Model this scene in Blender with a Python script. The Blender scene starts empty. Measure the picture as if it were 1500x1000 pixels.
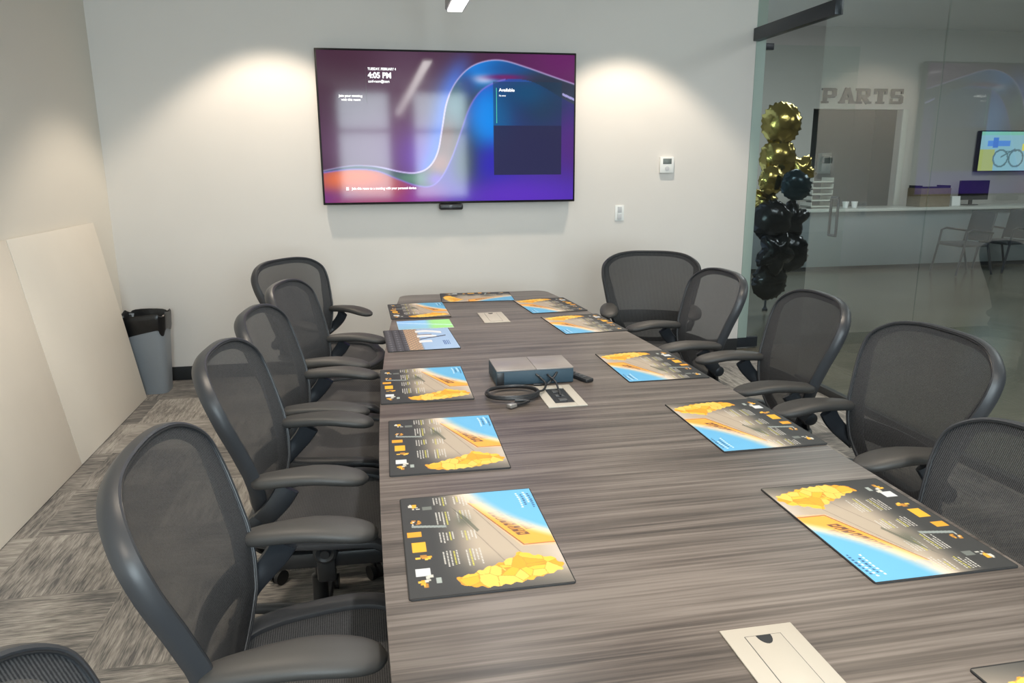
import bpy, bmesh, math, random
import numpy as np
from mathutils import Vector, Matrix, Euler
random.seed(7)
S = bpy.context.scene
C = S.collection
PI = math.pi

# ------------------------------------------------------------------ camera
F, YAW, PITCH, ROLL, D, HC = 1088.94, 0.1841, 0.2309, -0.0063, 5.7797, 1.5541
fwd = Vector((math.sin(YAW)*math.cos(PITCH), math.cos(YAW)*math.cos(PITCH), -math.sin(PITCH)))
rgt = Vector((math.cos(YAW), -math.sin(YAW), 0)); upv = rgt.cross(fwd)
r2 = math.cos(ROLL)*rgt + math.sin(ROLL)*upv; u2 = -math.sin(ROLL)*rgt + math.cos(ROLL)*upv
cam = bpy.data.cameras.new('camera'); cam.sensor_width = 36; cam.lens = F/1500*36; cam.clip_start = .05; cam.clip_end = 100
co = bpy.data.objects.new('camera', cam); C.objects.link(co)
M4 = Matrix((r2, u2, -fwd)).transposed().to_4x4(); M4.translation = Vector((0, -D, HC)); co.matrix_world = M4
S.camera = co

# ------------------------------------------------------------------ view, world, lights
S.view_settings.view_transform = 'Standard'; S.view_settings.look = 'None'
S.view_settings.gamma = 1; S.view_settings.use_curve_mapping = False
S.view_settings.exposure = 0.22
W = bpy.data.worlds.new('sky'); S.world = W; W.use_nodes = True
W.node_tree.nodes['Background'].inputs[0].default_value = (.62, .78, 1, 1)
W.node_tree.nodes['Background'].inputs[1].default_value = 1.0

WARM = (1, .85, .68)
def area(name, loc, rot, sx, sy, power, col=(1, 1, 1)):
    l = bpy.data.lights.new(name, 'AREA'); l.shape = 'RECTANGLE'; l.size = sx; l.size_y = sy
    l.energy = power; l.color = col
    o = bpy.data.objects.new(name, l); o.location = loc; o.rotation_euler = rot; C.objects.link(o); return o
def spot(name, loc, power, ang, blend, col, size=.05):
    l = bpy.data.lights.new(name, 'SPOT'); l.energy = power; l.spot_size = ang; l.spot_blend = blend
    l.color = col; l.shadow_soft_size = size
    o = bpy.data.objects.new(name, l); o.location = loc; C.objects.link(o); return o
CEIL = 3.0
# daylight through the windows of the rear wall
for i, wx in enumerate((.0, 1.38)):
    area('window_daylight', (wx-.02, -9.2, 1.95), (PI/2, 0, 0), 1.1, 2.1, 170, (.84, .915, 1))
# recessed downlights
DOWN = [(-.65, -.66), (1.95, -.66), (-.65, -3.3), (1.95, -3.3), (-.65, -5.9), (1.95, -5.9)]
for x, y in DOWN:
    spot('downlight_lamp', (x, y, CEIL-.03), 84 if y > -1 else 88, math.radians(98), .35, WARM, .04)
# light of the hanging linear lamp over the table
area('pendant_lamp', (.54, -4.6, 2.437), (0, 0, 0), .075, 6.9, 38, (1, .97, .93))
# light of the lobby beyond the glass
for x, y in ((5.5, -3), (5.5, 2.2), (9, 1.5), (9, -4)):
    area('lobby_lamp', (x, y, 3.5), (0, 0, 0), 1.2, 1.2, 50, (.95, .98, 1))

# ------------------------------------------------------------------ materials
def lin(c):
    return tuple(((v/255+.055)/1.055)**2.4 if v/255 > .04045 else v/255/12.92 for v in c)
def mat(name, col, rough=.5, metal=0, spec=.5, noise=0, nscale=40, bump=0, bscale=200, coat=0, emit=None, estr=0):
    m = bpy.data.materials.new(name); m.use_nodes = True; nt = m.node_tree; b = nt.nodes['Principled BSDF']
    c = lin(col); b.inputs['Base Color'].default_value = (*c, 1); b.inputs['Roughness'].default_value = rough
    b.inputs['Metallic'].default_value = metal; b.inputs['Specular IOR Level'].default_value = spec
    b.inputs['Coat Weight'].default_value = coat
    tc = nt.nodes.new('ShaderNodeTexCoord')
    if noise:
        n = nt.nodes.new('ShaderNodeTexNoise'); n.inputs['Scale'].default_value = nscale; n.inputs['Detail'].default_value = 4
        nt.links.new(tc.outputs['Object'], n.inputs['Vector'])
        r = nt.nodes.new('ShaderNodeValToRGB'); nt.links.new(n.outputs['Fac'], r.inputs['Fac'])
        r.color_ramp.elements[0].position = .3; r.color_ramp.elements[1].position = .7
        r.color_ramp.elements[0].color = (*[v*(1-noise) for v in c], 1); r.color_ramp.elements[1].color = (*[min(1, v*(1+noise)) for v in c], 1)
        nt.links.new(r.outputs['Color'], b.inputs['Base Color'])
    if bump:
        n = nt.nodes.new('ShaderNodeTexNoise'); n.inputs['Scale'].default_value = bscale
        nt.links.new(tc.outputs['Object'], n.inputs['Vector'])
        bp = nt.nodes.new('ShaderNodeBump'); bp.inputs['Strength'].default_value = bump; bp.inputs['Distance'].default_value = .002
        nt.links.new(n.outputs['Fac'], bp.inputs['Height']); nt.links.new(bp.outputs['Normal'], b.inputs['Normal'])
    if emit:
        b.inputs['Emission Color'].default_value = (*lin(emit), 1); b.inputs['Emission Strength'].default_value = estr
    return m
def N(nt, t, **k):
    n = nt.nodes.new(t)
    for a, v in k.items(): setattr(n, a, v)
    return n
def math_n(nt, op, a, b=None):
    n = nt.nodes.new('ShaderNodeMath'); n.operation = op
    for i, v in enumerate((a, b)):
        if v is None: continue
        if isinstance(v, (int, float)): n.inputs[i].default_value = v
        else: nt.links.new(v, n.inputs[i])
    return n.outputs[0]

M = {}
M['wall'] = mat('painted_wall', (218, 214, 209), .8, bump=.06, bscale=260, noise=.01, nscale=3)
M['wall_warm'] = mat('painted_left_wall', (226, 221, 211), .8, bump=.06, bscale=260)
M['ceiling'] = mat('ceiling_tile', (215, 213, 208), .9, noise=.02, nscale=60)
M['board'] = mat('cream_board', (230, 223, 211), .55, noise=.02, nscale=2.5)
M['base'] = mat('black_vinyl_base', (42, 44, 46), .5)
M['frame'] = mat('graphite_frame', (50, 52, 56), .42, spec=.5, bump=.05, bscale=400)
M['pad'] = mat('armrest_vinyl', (58, 57, 56), .5, spec=.45, bump=.08, bscale=500)
M['plastic'] = mat('black_plastic', (34, 36, 39), .4)
M['dark'] = mat('charcoal_metal', (48, 52, 58), .38, metal=.3)
M['chrome'] = mat('steel_cylinder', (150, 150, 150), .25, metal=1)
M['cream_plate'] = mat('cream_plastic', (176, 170, 159), .45)
M['white_plastic'] = mat('white_plastic', (232, 234, 232), .4)
M['grey_lcd'] = mat('grey_lcd', (110, 118, 116), .25)
M['pale_grey'] = mat('pale_grey_button', (198, 200, 202), .5)
M['bin'] = mat('grey_bin_plastic', (138, 144, 150), .45, noise=.03, nscale=5)
M['bag'] = mat('black_bag_film', (18, 18, 20), .3, spec=.5, bump=.9, bscale=22)
M['bezel'] = mat('black_bezel', (22, 20, 24), .3)
M['mat_edge'] = mat('black_rubber', (30, 31, 33), .7)
M['jamb'] = mat('pale_green_jamb', (160, 178, 170), .5)
M['device_front'] = mat('dark_blue_grille', (48, 70, 84), .5, bump=.3, bscale=900)
M['device_top'] = mat('wall_reflection_top', (138, 131, 127), .3, spec=.5)  # black top, its grey is the back wall's reflection put into the colour
M['cable'] = mat('black_cable', (30, 31, 34), .4)
M['connector'] = mat('silver_connector', (170, 168, 165), .35, metal=.7)
M['hole'] = mat('dark_recess', (14, 20, 26), .6)
M['button'] = mat('dark_grey_button', (70, 72, 74), .5)
M['lobby_wall'] = mat('lobby_wall', (192, 188, 181), .8, noise=.01, nscale=3)
M['lobby_white'] = mat('lobby_trim_white', (200, 199, 190), .6)
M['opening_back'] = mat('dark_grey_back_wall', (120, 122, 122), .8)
M['counter'] = mat('grey_counter_front', (120, 128, 130), .5, noise=.03, nscale=3)
M['counter_top'] = mat('counter_top', (190, 192, 186), .3)
M['letters'] = mat('grey_sign_letters', (52, 53, 54), .6)
M['kraft'] = mat('brown_box', (120, 105, 82), .7, noise=.08, nscale=20)
M['lobby_fabric'] = mat('grey_guest_fabric', (56, 60, 64), .8, noise=.1, nscale=90)
M['concrete'] = mat('polished_concrete', (106, 102, 90), .2, noise=.12, nscale=1.6)
M['gold'] = mat('gold_foil', (176, 158, 92), .18, metal=1, bump=1.0, bscale=20)
M['blackfoil'] = mat('black_foil', (20, 26, 32), .18, metal=.6, spec=.8, bump=1.0, bscale=22)
M['tealfoil'] = mat('dark_teal_foil', (20, 48, 58), .2, metal=.6, spec=.8, bump=.7, bscale=16)
M['lamp_housing'] = mat('grey_lamp_housing', (150, 148, 148), .4, metal=.4)
M['diffuser'] = mat('lit_diffuser', (255, 255, 255), .5, emit=(255, 250, 243), estr=3.5)
M['text'] = mat('screen_text', (255, 255, 255), .5, emit=(255, 255, 255), estr=.85)
M['text_green'] = mat('screen_green', (60, 190, 150), .5, emit=(70, 200, 160), estr=.5)

# laminate of the table: grain runs across the table (x)
def wood():
    m = bpy.data.materials.new('grey_brown_laminate'); m.use_nodes = True; nt = m.node_tree; b = nt.nodes['Principled BSDF']
    tc = N(nt, 'ShaderNodeTexCoord')
    def streak(sx, sy, detail, dist=0.0):
        mp = N(nt, 'ShaderNodeMapping'); mp.inputs['Scale'].default_value = (sx, sy, sy); nt.links.new(tc.outputs['Object'], mp.inputs['Vector'])
        n = N(nt, 'ShaderNodeTexNoise'); n.inputs['Scale'].default_value = 1; n.inputs['Detail'].default_value = detail
        n.inputs['Distortion'].default_value = dist; nt.links.new(mp.outputs[0], n.inputs['Vector']); return n.outputs['Fac']
    a = streak(1.1, 26, 6, .4); c = streak(2.5, 130, 5); d = streak(.7, 6, 3)
    s = math_n(nt, 'ADD', math_n(nt, 'MULTIPLY', a, .44), math_n(nt, 'ADD', math_n(nt, 'MULTIPLY', c, .38), math_n(nt, 'MULTIPLY', d, .2)))
    r = N(nt, 'ShaderNodeValToRGB'); nt.links.new(s, r.inputs['Fac'])
    e = r.color_ramp.elements; e[0].position = .385; e[0].color = (*lin((54, 49, 46)), 1); e[1].position = .615; e[1].color = (*lin((119, 111, 105)), 1)
    x = e.new(.5); x.color = (*lin((89, 81, 76)), 1)
    nt.links.new(r.outputs['Color'], b.inputs['Base Color']); b.inputs['Roughness'].default_value = .36
    b.inputs['Specular IOR Level'].default_value = .5
    bp = N(nt, 'ShaderNodeBump'); bp.inputs['Strength'].default_value = .12; bp.inputs['Distance'].default_value = .001
    nt.links.new(c, bp.inputs['Height']); nt.links.new(bp.outputs['Normal'], b.inputs['Normal'])
    return m
M['wood'] = wood()

# carpet tiles with streaks whose direction changes from tile to tile
def carpet():
    m = bpy.data.materials.new('carpet_tiles'); m.use_nodes = True; nt = m.node_tree; b = nt.nodes['Principled BSDF']
    tc = N(nt, 'ShaderNodeTexCoord'); sp = N(nt, 'ShaderNodeSeparateXYZ'); nt.links.new(tc.outputs['Object'], sp.inputs[0])
    T = .5
    tx = math_n(nt, 'FLOOR', math_n(nt, 'DIVIDE', sp.outputs[0], T)); ty = math_n(nt, 'FLOOR', math_n(nt, 'DIVIDE', sp.outputs[1], T))
    cb = N(nt, 'ShaderNodeCombineXYZ'); nt.links.new(tx, cb.inputs[0]); nt.links.new(ty, cb.inputs[1])
    wn = N(nt, 'ShaderNodeTexWhiteNoise', noise_dimensions='3D'); nt.links.new(cb.outputs[0], wn.inputs['Vector'])
    par = math_n(nt, 'MODULO', math_n(nt, 'ABSOLUTE', math_n(nt, 'ADD', tx, ty)), 2.0)
    def noise(sx, sy, det, off):
        mp = N(nt, 'ShaderNodeMapping'); mp.inputs['Scale'].default_value = (sx, sy, 1); mp.inputs['Location'].default_value = (off, off, 0)
        nt.links.new(tc.outputs['Object'], mp.inputs['Vector'])
        va = N(nt, 'ShaderNodeVectorMath', operation='ADD'); nt.links.new(mp.outputs[0], va.inputs[0])
        vs = N(nt, 'ShaderNodeVectorMath', operation='SCALE'); nt.links.new(wn.outputs['Color'], vs.inputs[0]); vs.inputs['Scale'].default_value = 37
        nt.links.new(vs.outputs[0], va.inputs[1])
        n = N(nt, 'ShaderNodeTexNoise'); n.inputs['Scale'].default_value = 1; n.inputs['Detail'].default_value = det; nt.links.new(va.outputs[0], n.inputs['Vector'])
        return n.outputs['Fac']
    hx = math_n(nt, 'ADD', math_n(nt, 'MULTIPLY', noise(5, 60, 5, 0), .5), math_n(nt, 'MULTIPLY', noise(20, 240, 2, 3), .45))
    hy = math_n(nt, 'ADD', math_n(nt, 'MULTIPLY', noise(60, 5, 5, 0), .5), math_n(nt, 'MULTIPLY', noise(240, 20, 2, 3), .45))
    mx = N(nt, 'ShaderNodeMix'); nt.links.new(par, mx.inputs[0]); nt.links.new(hx, mx.inputs[2]); nt.links.new(hy, mx.inputs[3])
    big = N(nt, 'ShaderNodeTexNoise'); big.inputs['Scale'].default_value = 4.5; big.inputs['Detail'].default_value = 3; nt.links.new(tc.outputs['Object'], big.inputs['Vector'])
    s = math_n(nt, 'ADD', mx.outputs[0], math_n(nt, 'MULTIPLY', math_n(nt, 'SUBTRACT', wn.outputs['Value'], .5), .14))
    s = math_n(nt, 'ADD', s, math_n(nt, 'MULTIPLY', math_n(nt, 'SUBTRACT', big.outputs['Fac'], .5), .35))
    r = N(nt, 'ShaderNodeValToRGB'); nt.links.new(s, r.inputs['Fac'])
    e = r.color_ramp.elements; e[0].position = .34; e[0].color = (*lin((96, 95, 95)), 1); e[1].position = .66; e[1].color = (*lin((174, 170, 164)), 1)
    x = e.new(.5); x.color = (*lin((142, 138, 133)), 1)
    nt.links.new(r.outputs['Color'], b.inputs['Base Color']); b.inputs['Roughness'].default_value = .95; b.inputs['Specular IOR Level'].default_value = .1
    f = N(nt, 'ShaderNodeTexNoise'); f.inputs['Scale'].default_value = 350; nt.links.new(tc.outputs['Object'], f.inputs['Vector'])
    bp = N(nt, 'ShaderNodeBump'); bp.inputs['Strength'].default_value = .5; bp.inputs['Distance'].default_value = .004
    nt.links.new(f.outputs['Fac'], bp.inputs['Height']); nt.links.new(bp.outputs['Normal'], b.inputs['Normal'])
    return m
M['carpet'] = carpet()

# woven suspension mesh of the chairs: fine ribs with small gaps
def weave(axis, gap=.2, dk=1.0):
    m = bpy.data.materials.new('woven_mesh'); m.use_nodes = True; nt = m.node_tree; b = nt.nodes['Principled BSDF']; out = nt.nodes['Material Output']
    b.inputs['Roughness'].default_value = .6; b.inputs['Specular IOR Level'].default_value = .35
    tc = N(nt, 'ShaderNodeTexCoord'); sp = N(nt, 'ShaderNodeSeparateXYZ'); nt.links.new(tc.outputs['Object'], sp.inputs[0])
    rib = math_n(nt, 'ADD', math_n(nt, 'MULTIPLY', math_n(nt, 'SINE', math_n(nt, 'MULTIPLY', sp.outputs[axis], 2*PI/.0052)), .5), .5)
    ns = N(nt, 'ShaderNodeTexNoise'); ns.inputs['Scale'].default_value = 260; ns.inputs['Detail'].default_value = 2; nt.links.new(tc.outputs['Object'], ns.inputs['Vector'])
    k = math_n(nt, 'ADD', math_n(nt, 'MULTIPLY', rib, .5), math_n(nt, 'MULTIPLY', ns.outputs['Fac'], .5))
    r = N(nt, 'ShaderNodeValToRGB'); nt.links.new(k, r.inputs['Fac'])
    e = r.color_ramp.elements; e[0].position = .2; e[0].color = (*[v*dk for v in lin((38, 39, 43))], 1); e[1].position = .75; e[1].color = (*[v*dk for v in lin((80, 80, 81))], 1)
    nt.links.new(r.outputs['Color'], b.inputs['Base Color'])
    tr = N(nt, 'ShaderNodeBsdfTransparent'); mix = N(nt, 'ShaderNodeMixShader')
    fac = math_n(nt, 'MULTIPLY', math_n(nt, 'SUBTRACT', 1.35, k), gap)
    nt.links.new(fac, mix.inputs[0]); nt.links.new(b.outputs[0], mix.inputs[1]); nt.links.new(tr.outputs[0], mix.inputs[2]); nt.links.new(mix.outputs[0], out.inputs[0])
    return m
M['dark_frame'] = mat('black_frame', (36, 38, 42), .42); M['dark_mesh'] = weave(1, .14, .45); M['mesh_back'] = weave(1, .22); M['mesh_seat'] = weave(0, .08)

# clear glass pane: transparent with a Fresnel reflection on the front face of each side
def glass():
    m = bpy.data.materials.new('clear_glass'); m.use_nodes = True; nt = m.node_tree; nt.nodes.remove(nt.nodes['Principled BSDF']); out = nt.nodes['Material Output']
    tr = N(nt, 'ShaderNodeBsdfTransparent'); tr.inputs[0].default_value = (.93, .97, .955, 1)
    gl = N(nt, 'ShaderNodeBsdfGlossy'); gl.inputs['Roughness'].default_value = .0; gl.inputs[0].default_value = (.95, 1, .99, 1)
    fr = N(nt, 'ShaderNodeFresnel'); fr.inputs['IOR'].default_value = 1.5
    ge = N(nt, 'ShaderNodeNewGeometry')
    f = math_n(nt, 'MULTIPLY', math_n(nt, 'MINIMUM', math_n(nt, 'MULTIPLY', fr.outputs[0], 2.0), 1.0), math_n(nt, 'SUBTRACT', 1.0, ge.outputs['Backfacing']))
    mix = N(nt, 'ShaderNodeMixShader'); nt.links.new(f, mix.inputs[0]); nt.links.new(tr.outputs[0], mix.inputs[1]); nt.links.new(gl.outputs[0], mix.inputs[2])
    nt.links.new(mix.outputs[0], out.inputs[0]); return m
M['glass'] = glass()
def attr_mat(name, rough=.5, emit=0, coat=0, spec=.5):
    m = bpy.data.materials.new(name); m.use_nodes = True; nt = m.node_tree; b = nt.nodes['Principled BSDF']
    a = N(nt, 'ShaderNodeAttribute'); a.attribute_name = 'art'
    b.inputs['Roughness'].default_value = rough; b.inputs['Coat Weight'].default_value = coat; b.inputs['Coat Roughness'].default_value = .06
    b.inputs['Specular IOR Level'].default_value = spec
    if emit:
        b.inputs['Base Color'].default_value = (.01, .01, .012, 1)
        nt.links.new(a.outputs['Color'], b.inputs['Emission Color']); b.inputs['Emission Strength'].default_value = emit
    else: nt.links.new(a.outputs['Color'], b.inputs['Base Color'])
    return m
M['print'] = attr_mat('printed_surface', .55)
M['screen'] = attr_mat('lit_screen', .07, .85, 0, .22)

# ------------------------------------------------------------------ helpers
def obj(name, bm, m, parent=None, sharp=40):
    me = bpy.data.meshes.new(name)
    bmesh.ops.recalc_face_normals(bm, faces=bm.faces[:])
    bm.to_mesh(me); bm.free()
    for p in me.polygons: p.use_smooth = True
    me.set_sharp_from_angle(angle=math.radians(sharp))
    me.materials.append(m)
    o = bpy.data.objects.new(name, me); C.objects.link(o)
    if parent: o.parent = parent
    return o
def thing(name, label, cat, loc=(0, 0, 0), rz=0, group=None):
    o = bpy.data.objects.new(name, None); o.empty_display_size = .1; C.objects.link(o); o.location = loc; o.rotation_euler = (0, 0, rz)
    o['label'] = label; o['category'] = cat
    if group: o['group'] = group
    return o
def tag(o, label, cat, group=None):
    o['label'] = label; o['category'] = cat
    if group: o['group'] = group
    return o
def struct(name, bm, m, sharp=40):
    o = obj(name, bm, m, None, sharp); o['kind'] = 'structure'; return o
def B(): return bmesh.new()
def bx(bm, c, s, bev=0, rot=None, seg=2):
    t = bmesh.new(); bmesh.ops.create_cube(t, size=1)
    bmesh.ops.scale(t, vec=s, verts=t.verts)
    if bev: bmesh.ops.bevel(t, geom=t.edges[:], offset=bev, segments=seg, affect='EDGES', profile=.5)
    if rot: bmesh.ops.rotate(t, cent=(0, 0, 0), matrix=Euler(rot).to_matrix(), verts=t.verts)
    bmesh.ops.translate(t, vec=c, verts=t.verts)
    me = bpy.data.meshes.new('t'); t.to_mesh(me); t.free(); bm.from_mesh(me); bpy.data.meshes.remove(me); return bm
def sweep(bm, pts, prof, closed=False, ref=Vector((0, 0, 1)), scales=None, caps=True, refs=None):
    """prof: list of (a,b) offsets along (side, ref-like) axes"""
    n = len(pts); rings = []
    for i, p in enumerate(pts):
        p = Vector(p)
        a = Vector(pts[(i-1) % n] if closed or i > 0 else pts[0]); c = Vector(pts[(i+1) % n] if closed or i < n-1 else pts[-1])
        t = (c-a).normalized(); rf = Vector(refs[i]) if refs else ref
        s = t.cross(rf)
        if s.length < 1e-4: s = t.cross(Vector((1, 0, 0)))
        s.normalize(); u = s.cross(t).normalized()
        k = scales[i] if scales else 1
        if not isinstance(k, tuple): k = (k, k)
        rings.append([bm.verts.new(p + s*x*k[0] + u*y*k[1]) for x, y in prof])
    m = len(prof)
    for i in range(n if closed else n-1):
        A, Bq = rings[i], rings[(i+1) % n]
        for j in range(m): bm.faces.new((A[j], A[(j+1) % m], Bq[(j+1) % m], Bq[j]))
    if not closed and caps: bm.faces.new(rings[0][::-1]); bm.faces.new(rings[-1])
    return bm
def oval(a, b, n=12, e=1.0):
    o = []
    for i in range(n):
        t = 2*PI*i/n; c, s = math.cos(t), math.sin(t)
        o.append((a*math.copysign(abs(c)**e, c), b*math.copysign(abs(s)**e, s)))
    return o
def tube(bm, pts, r, n=10, closed=False, scales=None, ref=Vector((0, 0, 1))):
    return sweep(bm, pts, oval(r, r, n), closed, ref, scales)
def lathe(bm, prof, c=(0, 0, 0), n=24, axis='Z'):
    rings = []
    for r, z in prof:
        ring = []
        for i in range(n):
            t = 2*PI*i/n; v = Vector((r*math.cos(t), r*math.sin(t), z))
            if axis == 'Y': v = Vector((v.x, v.z, v.y))
            if axis == 'X': v = Vector((v.z, v.x, v.y))
            ring.append(bm.verts.new(v+Vector(c)))
        rings.append(ring)
    for a, b in zip(rings, rings[1:]):
        for i in range(n): bm.faces.new((a[i], a[(i+1) % n], b[(i+1) % n], b[i]))
    bm.faces.new(rings[0][::-1]); bm.faces.new(rings[-1]); return bm
def prism(bm, out, z0, z1, bev=0):
    a = [bm.verts.new((x, y, z0)) for x, y in out]; b = [bm.verts.new((x, y, z1)) for x, y in out]
    n = len(out)
    for i in range(n): bm.faces.new((a[i], a[(i+1) % n], b[(i+1) % n], b[i]))
    bm.faces.new(a[::-1]); top = bm.faces.new(b)
    if bev: bmesh.ops.bevel(bm, geom=list(top.edges), offset=bev, segments=2, affect='EDGES', profile=.5)
    return bm
def spline(P, n=8, closed=True):
    P = [Vector(p) for p in P]; o = []; m = len(P)
    rng = range(m if closed else m-1)
    for i in rng:
        g = lambda k: P[k % m] if closed else P[max(0, min(m-1, k))]
        a, b, c, d = g(i-1), g(i), g(i+1), g(i+2)
        for j in range(n):
            t = j/n; o.append(.5*((2*b)+(-a+c)*t+(2*a-5*b+4*c-d)*t*t+(-a+3*b-3*c+d)*t**3))
    if not closed: o.append(P[-1])
    return o
def rrect(x0, y0, x1, y1, r, n=5):
    o = []
    for cx, cy, a in ((x1-r, y1-r, 0), (x0+r, y1-r, 90), (x0+r, y0+r, 180), (x1-r, y0+r, 270)):
        for k in range(n+1):
            t = math.radians(a+90*k/n); o.append((cx+r*math.cos(t), cy+r*math.sin(t)))
    return o
def copy_tree(o, parent=None):
    c = o.copy(); C.objects.link(c)
    if parent: c.parent = parent
    for ch in list(o.children): copy_tree(ch, c)
    return c
def canvas(name, nu, nv, pos, art, m, parent):
    """a dense sheet whose printed picture is its own colour attribute"""
    U, V = np.meshgrid((np.arange(nu+1))/nu, (np.arange(nv+1))/nv)
    P = pos(U.ravel(), V.ravel())
    idx = np.arange((nu+1)*(nv+1)).reshape(nv+1, nu+1)
    f = np.stack([idx[:-1, :-1], idx[:-1, 1:], idx[1:, 1:], idx[1:, :-1]], -1).reshape(-1, 4)
    me = bpy.data.meshes.new(name); me.from_pydata(P.tolist(), [], f.tolist())
    at = me.color_attributes.new('art', 'FLOAT_COLOR', 'POINT')
    col = np.clip(art(U.ravel(), V.ravel()), 0, 1)
    col = np.where(col > .04045, ((col+.055)/1.055)**2.4, col/12.92)
    at.data.foreach_set('color', np.concatenate([col, np.ones((len(col), 1))], 1).astype(np.float32).ravel())
    me.materials.append(m); o = bpy.data.objects.new(name, me); C.objects.link(o); o.parent = parent; return o
def text(name, s, size, loc, rot, m, parent, ext=.0003, off=0, align='LEFT', width=None):
    cu = bpy.data.curves.new('t', 'FONT'); cu.body = s; cu.size = size; cu.extrude = ext; cu.offset = off; cu.align_x = align
    t = bpy.data.objects.new('t', cu); C.objects.link(t)
    dg = bpy.context.evaluated_depsgraph_get(); me = bpy.data.meshes.new_from_object(t.evaluated_get(dg)); me.name = name
    bpy.data.objects.remove(t); me.materials.clear(); me.materials.append(m)
    if width:
        xs = [v.co.x for v in me.vertices]; k = width/(max(xs)-min(xs))
        for v in me.vertices: v.co.x *= k
    o = bpy.data.objects.new(name, me); C.objects.link(o); o.location = loc; o.rotation_euler = rot
    if parent: o.parent = parent
    return o

# ------------------------------------------------------------------ structure: meeting room
XL, XG, YR, TW = -1.82, 3.05, -9.0, .12
struct('floor', bx(B(), ((XL+XG)/2-.1, (YR)/2+.05, -.05), (XG-XL+.2, -YR+.1, .1)), M['carpet'])
struct('ceiling', bx(B(), ((XL+XG)/2, YR/2, CEIL+.05), (XG-XL+.3, -YR+.3, .1)), M['ceiling'])
struct('wall_back', bx(B(), ((XL-.2+XG)/2, TW/2, CEIL/2), (XG-XL+.2, TW, CEIL)), M['wall'])
struct('wall_left', bx(B(), (XL-.06, YR/2, CEIL/2), (.12, -YR+.1, CEIL)), M['wall_warm'])
struct('baseboard_back', bx(B(), ((XL+XG)/2, -.006, .052), (XG-XL-.01, .012, .104), .002), M['base'])
struct('baseboard_left', bx(B(), (XL+.006, YR/2, .052), (.012, -YR-.05, .104), .002), M['base'])
struct('trim_1', bx(B(), (XG+.045, .016, (CEIL+.1)/2), (.084, .03, CEIL-.11), .003), M['jamb'])
# rear wall with two windows
bm = B(); wy = YR-.06
wins = [(-.55, .45), (.85, 1.9)]; z0, z1 = .95, 2.95
xs = [XL-.1, wins[0][0], wins[0][1], wins[1][0], wins[1][1], XG+.1]
for a, b_ in ((0, 1), (2, 3), (4, 5)): bx(bm, ((xs[a]+xs[b_])/2, wy, CEIL/2), (xs[b_]-xs[a], .12, CEIL))
for a, b_ in wins: bx(bm, ((a+b_)/2, wy, z0/2), (b_-a, .12, z0)); bx(bm, ((a+b_)/2, wy, (z1+CEIL)/2), (b_-a, .12, CEIL-z1))
struct('wall_rear', bm, M['wall'])
for i, (a, b_) in enumerate(wins):
    bm = B()
    for x in (a+.02, b_-.02): bx(bm, (x, wy, (z0+z1)/2), (.04, .06, z1-z0))
    for z in (z0+.02, z1-.02, 2.22): bx(bm, ((a+b_)/2, wy, z), (b_-a-.08, .058, .06))
    w = struct('window_%d' % (i+1), bm, M['dark'])
    obj('pane', bx(B(), ((a+b_)/2, wy, (z0+z1)/2), (b_-a-.06, .01, z1-z0-.06)), M['glass'], w)
# glass wall: fixed panes beyond the doorway
def pane(name, y0, y1, za, zb):
    return struct(name, bx(B(), (XG, (y0+y1)/2, (za+zb)/2), (.012, y1-y0-.006, zb-za)), M['glass'])
DY = -.95
pane('window_3', -2.07, DY, .05, CEIL-.02)
pane('window_4', -4.2, -2.07, .03, CEIL-.02)
pane('window_5', -6.6, -4.2, .03, CEIL-.02)
pane('window_6', YR, -6.6, .03, CEIL-.02)
pane('window_7', DY, -.003, 2.6, CEIL-.02)
struct('trim_2', bx(B(), (XG, (DY+YR)/2, .026), (.05, DY-YR, .05), .003), M['base'])
struct('trim_3', bx(B(), (XG, YR/2, CEIL-.012), (.05, -YR, .024)), M['jamb'])
struct('trim_4', bx(B(), (XG, -.54, 2.55), (.06, 1.07, .095), .003), M['dark'])
# open glass door swung into the lobby
dr = struct('door_1', bx(B(), (XG+.50, .055, 1.255), (.90, .012, 2.47)), M['glass'])
obj('top_patch', bx(B(), (XG+.1, .06, 2.475), (.16, .035, .05), .003), M['dark'], dr)
obj('bottom_patch', bx(B(), (XG+.12, .06, .055), (.19, .035, .09), .003), M['dark'], dr)
bm = B()
for sy in (-1, 1):
    y = .055+sy*.05
    tube(bm, spline([(3.90, y, .97), (3.90, y, 1.27)], 2, False), .012, 10)
    for z in (.96, 1.28): tube(bm, [(3.90, y, z), (3.90, .055, z)], .012, 10)
for x in (3.905,): pass
obj('pull_handle', bm, M['dark'], dr)

# ------------------------------------------------------------------ structure: lobby beyond the glass
LC = 3.6; LW = 5.2
struct('floor_lobby', bx(B(), ((XG+.0+14)/2, -1.4, -.05), (14-XG, 18.2, .1)), M['concrete'])
struct('ceiling_lobby', bx(B(), ((XG+.15+14)/2, -1.4, LC+.05), (14-XG, 18.2, .1)), M['ceiling'])
OX0, OX1, OZ1 = 6.83, 8.38, 2.40
bm = B()
bx(bm, ((.5+OX0)/2, LW+.06, LC/2), (OX0-.5, .12, LC)); bx(bm, ((OX1+14)/2, LW+.06, LC/2), (14-OX1, .12, LC))
bx(bm, ((OX0+OX1)/2, LW+.06, (OZ1+LC)/2), (OX1-OX0, .12, LC-OZ1)); bx(bm, ((OX0+OX1)/2, LW+.06, .44), (OX1-OX0, .12, .88))
struct('wall_lobby_back', bm, M['lobby_wall'])
struct('wall_lobby_right', bx(B(), (14.06, -1.4, LC/2), (.12, 18.2, LC)), M['lobby_wall'])
struct('wall_lobby_front', bx(B(), ((XG+14)/2, -10.4, LC/2), (14-XG, .12, LC)), M['lobby_wall'])
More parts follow.
